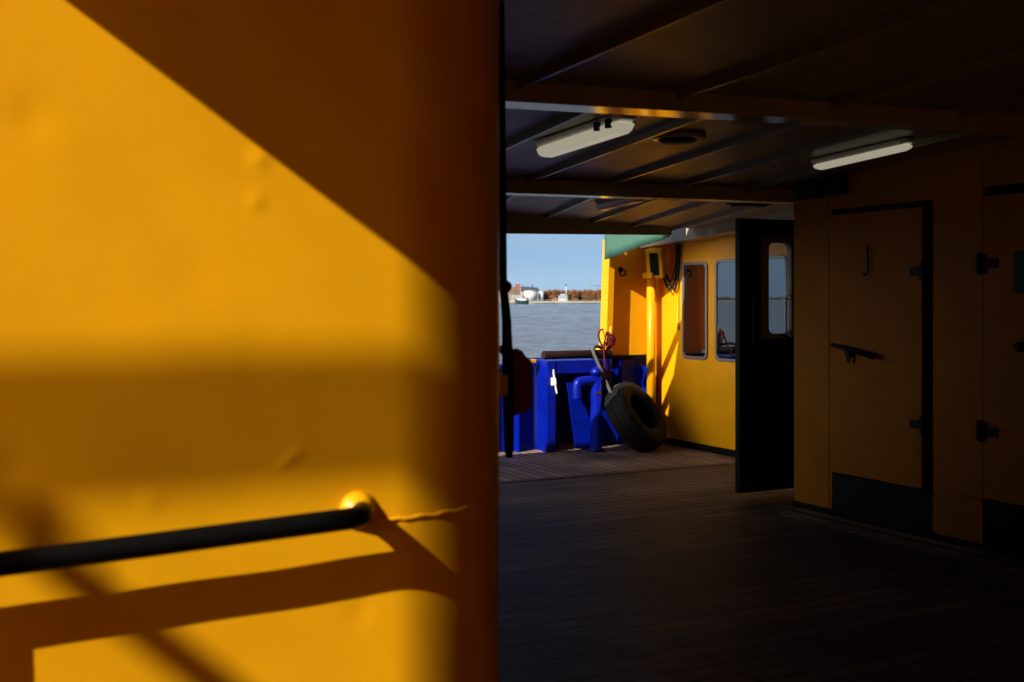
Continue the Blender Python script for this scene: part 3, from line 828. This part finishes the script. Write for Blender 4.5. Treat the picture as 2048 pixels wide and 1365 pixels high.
pitch = wy[0][0] - onx(1432, 600, CX).y; wd = wy[0][0] - wy[0][1]
wd2 = .46
window(wy[0][0], wy[0][1], zl, zt)
window(wy[0][0] - pitch, wy[0][0] - pitch - wd2, zl, zt + .01)
window(wy[0][0] - pitch - .57, wy[0][0] - pitch - .57 - wd2 , zl, zt + .02)

# ------------------------------------------------------------------ bulkhead, pillar
BY = 9.87
bh = thing('bulkhead', 'yellow and blue steel bulkhead with slanted pillar at the bow opening', 'bulkhead', (6.4, BY, 0))
MB().hexa([(6.17, BY, .925), (CX - .001, BY, .925), (CX - .001, BY + .03, .925), (6.17, BY + .03, .925), (6.19, BY, 2.1), (CX - .001, BY, 2.1), (CX - .001, BY + .03, 2.1), (6.19, BY + .03, 2.1)]).build('upper_plate', M['yellow'], bh)
boxes(((6.05, BY, 0), (CX - .001, BY + .03, .88))).build('lower_plate', M['blue'], bh)
boxes(((6.05, BY - .05, .881), (CX - .06, BY + .03, .924))).build('ledge', M['black'], bh, .004)
tp, bt = ony(1219, 521, 9.74), ony(1212, 705, 9.74)
mm = MB(); t4 = lambda p, z: [(p.x, 9.74, z), (p.x + .075, 9.74, z), (p.x + .075, BY - .001, z), (p.x, BY - .001, z)]
mm.hexa(t4(bt, .96) + t4(tp, 2.12)); mm.build('pillar', M['yellow'], bh, .004)
mm = MB(); mm.prism([(bt.x - .085, 9.76, .96), (bt.x - .001, 9.76, .96), (bt.x - .001, 9.76, 1.1)], (0, .07, 0)); mm.build('gusset', M['yellow'], bh)
boxes(((6.64, BY - .12, .1), (6.66, BY - .001, .8))).build('rib', M['blue'], bh)
boxes(((6.33, BY - .1, .02), (6.36, BY - .001, .88))).build('rib', M['blue'], bh)

# corner pipe
pp = thing('corner_pipe', 'thick yellow pipe rising in the corner between bulkhead and cabin', 'pipe', (6.64, 9.7, 0))
MB().tube([(6.655, 9.72, .05), (6.655, 9.72, 1.82)], .047, 18).build('pipe', M['yellow'], pp)
MB().lathe((6.655, 9.72, .0), (0, 0, 1), [(0.001, .08), (.02, .08), (.022, .05)], 18).build('flange', M['yellow'], pp)

# floodlight / speaker housing
fl = thing('deck_speaker', 'yellow housing with a black grille above the corner pipe', 'speaker', (6.6, 9.6, 1.8))
c0 = Vector((6.64, 9.60, 1.88))
ax = (Rv * -.45 + -Fv * .85 + Vector((0, 0, -.22))).normalized(); sd = ax.cross(Vector((0, 0, 1))).normalized(); up = sd.cross(ax)
def ob(c, a, b_, d, ha, hb, hd):
    return [c + a * sa * ha + b_ * sb * hb + d * sd_ * hd for sd_ in (-1, 1) for sa, sb in ((-1, -1), (1, -1), (1, 1), (-1, 1))]
MB().hexa(ob(c0, sd, up, ax, .09, .15, .07)).build('housing', M['yellow'], fl, .012)
MB().hexa(ob(c0 + ax * .072, sd, up, ax, .045, .115, .006)).build('grille', M['black'], fl, .004)
MB().hexa(ob(Vector((6.65, 9.66, 1.75)), Vector((1, 0, 0)), Vector((0, 1, 0)), Vector((0, 0, 1)), .09, .08, .03)).build('bracket', M['yellow'], fl, .005)
cbl = MB()
for k in range(4):
    a0 = onx(1326 + k * 3, 548, 6.74); e0 = onx(1352 + k * 2, 520, 6.77); lo_ = onx(1334 + k * 5, 574 + (k % 2) * 6, 6.73)
    cbl.tube(catmull([a0 + Vector((-.02, 0, 0)), a0.lerp(lo_, .6) + Vector((0, 0, -.02)), lo_, lo_.lerp(e0, .45) + Vector((.02, 0, -.03)), e0, e0 + Vector((0, 0, .2))], 6), .008, 7)
tag(cbl.build('cable_bundle', M['black']), 'black cables looping beside the yellow housing on the cabin', 'cable')
a0, a1 = onx(1356, 505, 6.785), onx(1356, 655, 6.785)
cd = MB().tube([a0, a1, a1 + Vector((-.006, 0, -.01))], .009, 8); cd.lathe(a1, (0, 0, 1), [(-.025, .012), (.02, .014)], 10)
tag(cd.build('conduit', M['yellow']), 'thin yellow conduit running down the cabin wall left of the windows', 'conduit')
e_ = ony(1241, 540, BY); ey = MB().lathe(e_ + Vector((0, -.001, 0)), (0, -1, 0), [(0, .03), (.01, .028), (.014, .012), (.05, .012)], 12)
ey.tube([e_ + Vector((.035 * math.cos(a), -.045, -.03 + .035 * math.sin(a))) for a in [2 * math.pi * k / 14 for k in range(14)]], .008, 7, closed=True)
tag(ey.build('ring_bolt', M['black']), 'black ring bolt high on the orange shaded bulkhead', 'ring bolt')

# green awning panel
g = [ony(1209.5, 520, 9.70), ony(1209.5, 405, 9.70), ony(1338, 395, 8.99), ony(1338, 474, 8.99)]
vs = []; fs = []; nu, nv = 16, 6
for i in range(nu + 1):
    s_ = i / nu
    lo_ = g[0].lerp(g[3], s_); hi_ = g[1].lerp(g[2], s_)
    for j in range(nv + 1):
        p = lo_.lerp(hi_, j / nv); p.x += .018 * math.sin(s_ * 9) * (1 - j / nv) + .006 * math.sin(s_ * 31)
        vs.append(p)
for i in range(nu):
    for j in range(nv):
        a = i * (nv + 1) + j; fs.append((a, a + 1, a + nv + 2, a + nv + 1))
gp = MB().add(vs, fs, True).build('awning', M['green']); sdf = gp.modifiers.new('thick', 'SOLIDIFY'); sdf.thickness = .008
tag(gp, 'green canvas awning hanging under the roof at the bow opening', 'awning')

# ------------------------------------------------------------------ blue bow bulwark
bw = thing('bow_bulwark', 'blue steel bow bulwark with a dark wooden top rail', 'bulwark', (5.6, 9.7, 0))
pxl = ony(1094, 720, 9.6).x; pxr = 6.10
boxes(((pxl, 9.60, .0), (pxl + .1, 9.70, .90))).build('post', M['blue'], bw, .006)
boxes(((pxl + .101, 9.61, .77), (pxr, 9.70, .90)), ((pxl + .06, 9.703, .80), (pxr, 10.199, .89))).build('top_box', M['blue'], bw, .006)
boxes(((pxl + .02, 10.2, -.4), (6.7, 10.23, .90))).build('back_plate', M['blue'], bw)
boxes(((pxl + .02, 9.701, 0), (pxl + .05, 10.199, .90)), ).build('cheek', M['blue'], bw)
rl = MB().tube([(pxl - .01, 9.66, .955), (pxr + .02, 9.66, .955)], .042, 16).build('top_rail', M['brownwood'], bw, .004)
boxes(((4.3, 9.86, -.4), (pxl - .002, 9.89, .84)), ((4.3, 9.78, .841), (pxl - .002, 9.91, .87))).build('side_plate', M['blue'], bw, .003)
for x in (4.75, 5.12): boxes(((x, 9.76, .0), (x + .015, 9.859, .84))).build('rib', M['blue'], bw)
MB().prism([(5.62, 10.195, 0), (5.62, 9.80, 0), (5.62, 10.195, .62)], (.02, 0, 0)).build('gusset', M['blue'], bw)
ch = boxes(((pxl - .09, 9.79, .872), (pxl - .01, 9.88, .91))).build('chock', M['yellow'], bw, .008)
# mooring bitt
# (bitt)
mbt = thing('mooring_bitt', 'blue mooring bitt with bent arm and round knob inside the bow bulwark', 'mooring bitt', (5.88, 9.5, 0))
bx = ony(1192, 800, 9.48).x; byy = 9.48
MB().lathe((bx, byy, .015), (0, 0, 1), [(0, .085), (.02, .08), (.025, .055), (.69, .055)], 18).build('post', M['blue'], mbt)
zt_ = ony(1190, 757, byy).z
MB().tube(catmull([(bx + .05, byy, zt_ - .02), (bx - .05, byy, zt_ - .02), (bx - .19, byy, zt_ - .03), (bx - .215, byy, zt_ - .08), (bx - .215, byy, zt_ - .2)], 5), .048, 14).build('arm', M['blue'], mbt)
MB().lathe((bx, byy, zt_ + .01), (0, 0, 1), [(0, .03), (.02, .03), (.03, .055), (.06, .06), (.085, .04), (.1, .02)], 16).build('knob', M['blue'], mbt)
MB().prism([ony(a_, b_, 9.62) for a_, b_ in ((1134, 766), (1143, 766), (1182, 836), (1182, 898), (1152, 898))], (0, .02, 0)).build('gusset', M['blue'], mbt)
k_ = ony(1197, 786, byy - .05); boxes(((k_.x - .03, byy - .06, k_.z - .012), (k_.x + .03, byy - .045, k_.z + .012))).build('brass_latch', M['brass'], mbt, .003)
# white cleat
cl = thing('cleat', 'white two horned cleat on the blue bulwark post', 'cleat', (pxl + .06, 9.59, .7))
ca, cz_ = ony(1107, 740, 9.56), ony(1114, 788, 9.56); md = ca.lerp(cz_, .5)
MB().tube(catmull([ca, ca.lerp(cz_, .25) + Vector((0, .006, 0)), md, ca.lerp(cz_, .75) + Vector((0, .006, 0)), cz_], 5), [.008] * 3 + [.011] * 5 + [.016] * 5 + [.011] * 5 + [.009] * 3, 10).build('horn', M['white'], cl)
boxes(((md.x - .03, 9.565, md.z - .04), (md.x + .02, 9.5995, md.z + .04))).build('base', M['white'], cl, .008)
# yellow belaying pin + red rope
bpn = thing('belaying_pin', 'yellow belaying pin on the slanted bow pillar', 'belaying pin', (6.2, 9.7, 1))
pa, pb = ony(1222, 653, 9.66), ony(1220, 708, 9.66)
MB().tube([pa, pa.lerp(pb, .2), pa.lerp(pb, .5), pa.lerp(pb, .8), pb], [.01, .016, .019, .016, .01], 10).build('pin', M['yellow'], bpn)
m_ = pa.lerp(pb, .55); boxes(((m_.x - .02, 9.66, m_.z - .02), (m_.x + .02, 9.7395, m_.z + .02))).build('lug', M['yellow'], bpn)
rp = MB(); pts = []
for k in range(70):
    a = k * .62
    f_ = k / 69
    c = pa.lerp(pb, .28 + .5 * f_)
    s_ = 1 if (k // 10) % 2 else -1
    pts.append(c + Vector((math.cos(a) * (.035 + .012 * math.sin(k * 1.7)) + s_ * .008, math.sin(a) * .03 - .005, .028 * math.sin(k * .9) * s_)))
rp.tube(catmull(pts, 2), .009, 6)
q0 = pts[-1]
loop = [q0, ony(1212, 702, 9.68), ony(1203, 690, 9.70), ony(1197, 672, 9.70), ony(1200, 662, 9.74), ony(1206, 658, 9.86)]
rp.tube(catmull(loop, 6), .009, 6)
rp.tube(catmull([pts[4], ony(1212, 670, 9.65), ony(1208, 695, 9.62), ony(1209, 720, 9.575), ony(1209, 748, 9.575)], 6), .009, 6)
tag(rp.build('red_rope', M['ropered']), 'dark red rope lashed round the yellow belaying pin', 'rope')

# tyre fender
TC = ony(1272, 836, 9.36); TC.z = .335
tax = (Rv * .74 - Fv * .44 + Vector((0, 0, .58))).normalized()
ty = thing('tyre', 'old black tyre fender leaning in the corner on the wooden deck', 'tyre', TC)
ro, ri, wd_ = .36, .19, .135
prof_t = [(-.09, ri), (-.112, ri + .03), (-wd_, ri + .075), (-.118, ro - .025), (-.092, ro - .006), (-.05, ro), (.05, ro), (.092, ro - .006), (.118, ro - .025), (wd_, ri + .075), (.112, ri + .03), (.09, ri), (.082, ri + .008), (.10, ri + .06), (.09, ro - .03), (0, ro - .02), (-.09, ro - .03), (-.10, ri + .06), (-.082, ri + .008), (-.09, ri)]
MB().lathe(TC, tax, prof_t, 56, False).build('casing', M['rubber'], ty)
upv = Vector((0, 0, 1)); ta = (upv - tax * upv.dot(tax)).normalized(); tb = tax.cross(ta)
tr = MB()
for row, (h0, sk) in enumerate(((-.075, .02), (-.025, -.02), (.025, .02), (.075, -.02))):
    for k in range(54):
        a = 2 * math.pi * (k + .25 * row) / 54; da = .042
        def tp_(aa, hh, r_): return TC + tax * hh + (ta * math.cos(aa) + tb * math.sin(aa)) * r_
        r0, r1 = ro - .004, ro + (.007 if abs(h0) < .06 else .002)
        q4 = [(a - da, h0 - .016), (a + da, h0 - .016 + sk * .3), (a + da, h0 + .016 + sk * .3), (a - da, h0 + .016)]
        tr.hexa([tp_(aa, hh, r0) for aa, hh in q4] + [tp_(aa, hh, r1) for aa, hh in q4])
tr.build('tread', M['rubber'], ty)
# mooring rope from pillar to tyre
ra, rb_ = ony(1187, 700, 9.70), TC + (ta * 1.0 + tb * .22).normalized() * (ro + .012)
rope_path = catmull([ony(1204, 696, 9.71), ony(1192, 693, 9.66), ony(1186, 701, 9.60), ony(1196, 727, 9.55), ony(1208, 755, 9.50), ony(1220, 782, 9.44), ony(1226, 800, 9.42)], 16)
rm = MB(); 
for s_ in range(3):
    pth = []; L = 0
    for i, p in enumerate(rope_path):
        t_ = (rope_path[min(i + 1, len(rope_path) - 1)] - rope_path[max(i - 1, 0)]).normalized()
        if i: L += (p - rope_path[i - 1]).length
        a_ = t_.cross(Vector((0, 1, 0))).normalized(); b2 = t_.cross(a_)
        an = L * 95 + s_ * 2.094
        pth.append(p + (a_ * math.cos(an) + b2 * math.sin(an)) * .0085)
    rm.tube(pth, .0105, 6)
tag(rm.build('mooring_rope', M['ropegrey']), 'grey three strand rope tying the tyre to the bow pillar', 'rope')
# frayed whipping round the tyre top
wp = MB()
cw = TC + (ta * 1.0 + tb * .05).normalized() * ((ro + ri) / 2)
for k in range(5):
    o = tb * ((k - 2) * .018)
    wp.tube([cw + o + (tax * math.cos(a) * .118 + ta * math.sin(a) * .085) for a in [2 * math.pi * j / 20 for j in range(20)]], .011, 6, closed=True)
tag(wp.build('rope_lashing', M['ropegrey']), 'frayed rope lashing wound round the top of the tyre', 'rope')

# ------------------------------------------------------------------ ceiling fixtures
def lamp(cx_, y0, y1, label, lit, wid=.062, drop=.006, clips=True, dep=.084):
    t = thing('ceiling_light', label, 'ceiling light', (cx_, (y0 + y1) / 2, zb(cx_, (y0 + y1) / 2) + .15), 'strip lights under the deckhead')
    z0, z1 = zb(cx_, y0) + PL - drop, zb(cx_, y1) + PL - drop
    for yy, zz_ in ((y0 + .2, z0), (y1 - .2, z1)): boxes(((cx_ - .03, yy - .02, zz_ - .0015), (cx_ + .03, yy + .02, zz_ + drop))).build('bracket', M['cream'], t)
    def sec(y, z, hw, top, bot):
        return [(cx_ - hw, y, z - top), (cx_ + hw, y, z - top), (cx_ + hw * .62, y, z - bot), (cx_ - hw * .62, y, z - bot)]
    def body(hw, top, bot, inset):
        S_ = [sec(y0 + inset, z0, hw * .8, top, bot - .012), sec(y0 + inset + .04, z0, hw, top, bot), sec(y1 - inset - .04, z1, hw, top, bot), sec(y1 - inset, z1, hw * .8, top, bot - .012)]
        vs = [p for s in S_ for p in s]; fs = [(0, 1, 2, 3), (15, 14, 13, 12)]
        for k in range(3):
            for j in range(4):
                l = (j + 1) % 4; fs.append((4 * k + j, 4 * k + 4 + j, 4 * k + 4 + l, 4 * k + l))
        return MB().add(vs, fs)
    body(wid + .008, .002, .035, 0).build('housing', M['white' if lit else 'cream'], t, .004)
    body(wid, .036, dep, .012).build('diffuser', M['lens' if lit else 'lens_off'], t, .012, 3)
    for yy, zz_ in ((y0 + .06, z0), (y0 + .16, z0)) if clips else ():
        for sx in (-1, 1):
            boxes(((cx_ + sx * wid - .011, yy, zz_ - .06), (cx_ + sx * wid + .011, yy + .03, zz_ - .02))).build('clip', M['black'], t)
lamp(2.86, 4.36, 5.18, 'lit white strip light nearest the big yellow wall, under the deckhead', True)
lamp(4.86, 4.55, 5.32, 'lit white strip light close to the hatch door wall', True, .042, .006, False, .066)
lamp(4.55, 6.75, 7.35, 'unlit strip light behind the second ceiling beam', False)
sp = thing('ceiling_speaker', 'round dark fitting on the deckhead between the two lit strip lights', 'ceiling fitting', (3.48, 4.84, 2.3))
zc_ = zb(3.48, 4.84) + PL - .002
MB().lathe((3.48, 4.84, zc_), (0, 0, -1), [(0, .15), (.012, .148), (.02, .12)], 32).build('housing', M['cream'], sp)
MB().lathe((3.48, 4.84, zc_ - .0205), (0, 0, -1), [(0, .105), (.016, .085), (.022, .02)], 28).build('grille', M['black'], sp)
def jbox(px0, px1, py0, py1, name, label, plane):
    a, b_ = (onx if plane[0] == 'x' else ony)(px0, py0, plane[1]), (onx if plane[0] == 'x' else ony)(px1, py1, plane[1])
    t = thing(name, label, 'junction box', a)
    if plane[0] == 'x': boxes(((plane[1] - .09, min(a.y, b_.y), b_.z), (plane[1] - .002, max(a.y, b_.y), a.z))).build('case', M['black'], t, .008)
    c = a.lerp(b_, .5)
    MB().tube([(plane[1] - .04, c.y, a.z - .005), (plane[1] - .04, c.y, a.z + .14)], .012, 8).build('gland', M['black'], t)
jbox(1606, 1650, 352, 396, 'junction_box', 'black box high on the deckhouse corner above the open door', ('x', DX))
jbox(1662, 1698, 346, 388, 'junction_box', 'black box right of the corner box, above the lever handled hatch', ('x', DX))
lt = thing('door_lamp', 'dark flat lamp under the deckhead above the open black door', 'lamp', (5.5, 6.9, 2.2))
boxes(((5.45, 6.8, zb(5.6, 6.9) + .03), (5.78, 6.95, zb(5.6, 6.9) + PL - .002))).build('case', M['black'], lt, .006)
boxes(((5.48, 6.82, zb(5.6, 6.9) + .015), (5.75, 6.93, zb(5.6, 6.9) + .0295))).build('cover', M['black_gloss'], lt, .004)

# ------------------------------------------------------------------ hanging gear beside the near wall
hd = 3.3
hg = thing('hanging_gear', 'black hanging pole with dark red block and yellow clamp beside the big yellow wall', 'hoist', ond(1010, 600, hd))
def hp_(px, py, dd=0): return ond(px, py, hd + dd)
MB().tube([hp_(1000, -25), hp_(1003, 300), hp_(1006, 560), hp_(1013, 640), hp_(1016, 760), hp_(1018, 900), hp_(1018, 916)], [.013, .013, .012, .014, .018, .014, .009], 14).build('pole', M['black'], hg)
MB().lathe(hp_(1010, 574), (1, 0, .1), [(-.018, .012), (-.006, .02), (.006, .02), (.018, .01)], 12).build('hook', M['black'], hg)
MB().tube(catmull([hp_(1006, 690), hp_(1012, 702), hp_(1022, 712), hp_(1028, 740), hp_(1024, 780)], 5), .018, 10).build('coil', M['black'], hg)
poly = [hp_(1026, 700), hp_(1036, 699), hp_(1046, 706), hp_(1054, 719), hp_(1064, 722), hp_(1064, 815), hp_(1048, 824), hp_(1026, 832)]
MB().prism([p - Fv * .03 for p in poly], Fv * .12).build('block', M['maroon'], hg, .01)
MB().prism([hp_(985, 747) - Fv * .05, hp_(1016, 747) - Fv * .05, hp_(1016, 789) - Fv * .05, hp_(985, 789) - Fv * .05], Fv * .06).build('clamp', M['yellow'], hg, .004)

# ------------------------------------------------------------------ unseen bars added above the roof to stripe the cabin wall with shadow
gr_ = thing('shadow_rig', 'yellow posts and raking bars added unseen above the roof to shade the cabin', 'shadow rig', (4.9, 8.2, 2.4))
for px_, py_ in ((5.2, 8.25), (4.62, 8.08)): MB().tube([(px_, py_, 2.29), (px_, py_, 3.3)], .03, 10).build('post', M['yellow'], gr_)
MB().tube([(5.2, 8.28, 2.95), (4.93, 8.5, 2.65), (4.49, 8.85, 2.16)], .042, 10).build('stay', M['yellow'], gr_)
MB().tube([(4.6, 8.11, 2.87), (4.38, 8.33, 2.54), (4.16, 8.55, 2.21)], .05, 10).build('stay', M['yellow'], gr_)

# ------------------------------------------------------------------ rest of the ship round the camera, plus added light blockers
sb = thing('side_bulwark', 'blue steel bulwark along the open port side of the deck', 'bulwark', (0, 5, 0))
def wallseg(xa, ya, xb, yb, z0, z1, thk):
    d = Vector((xb - xa, yb - ya)).normalized(); n_ = Vector((-d.y, d.x)) * thk
    return MB().hexa([(xa, ya, z0), (xb, yb, z0), (xb + n_.x, yb + n_.y, z0), (xa + n_.x, ya + n_.y, z0), (xa, ya, z1), (xb, yb, z1), (xb + n_.x, yb + n_.y, z1), (xa + n_.x, ya + n_.y, z1)])
wallseg(.5, 8.8, 4.29, 9.9, -1.6, .87, .03).build('plate', M['blue'], sb)
wallseg(-5.2, 5.98, .498, 8.8, -1.6, .87, .03).build('plate', M['blue'], sb)
wallseg(-5.2, -4, -5.2, 5.97, -1.6, .95, .03).build('plate', M['blue'], sb)
ab = boxes(((-6.3, -1.12, 0), (.05, -1.0, 4.9))).build('aft_sky_block', M['yellow'])  # unseen wall, made this tall to block sky light from aft
ac = boxes(((.051, -1.12, 0), (5.549, -1.0, 2.6))).build('aft_light_block', mat('aft_brown', (0.36, 0.14, 0.025), 0.6, 0.2, var=0.2))  # unseen, added to keep the covered deck dark; brown set for its bounce
tag(ac, 'brown bulkhead added unseen behind the camera to darken the covered deck', 'bulkhead')
tag(ab, 'tall yellow wall added unseen behind the camera to block sky light', 'wall')
ga_ = thing('shadow_frame', 'tall yellow frame added unseen behind the camera to cast the near wall shadows', 'shadow frame', (-3.6, 0, 0))  # added out of view; slats and bars shaped to cast the near wall's shadows
for k in range(18):
    z_ = 4.205 + k * .0135
    boxes(((-4.74, -.001, z_), (-3.306, .001, z_ + .0074))).build('slat', M['yellow'], ga_)
boxes(((-4.9, -.075, 0), (-4.75, .075, 4.5))).build('post', M['yellow'], ga_, .01)
boxes(((-3.305, -.03, 0), (-2.98, .03, 5.3))).build('post', M['yellow'], ga_, .004)
boxes(((-4.05, -.012, 4.14), (-3.975, .012, 4.204))).build('hanger', M['yellow'], ga_)
MB().prism([(-4.05, -.012, 4.139), (-3.975, -.012, 4.139), (-3.306, -.012, 3.52), (-3.306, -.012, 3.44)], (0, .024, 0)).build('brace', M['yellow'], ga_)
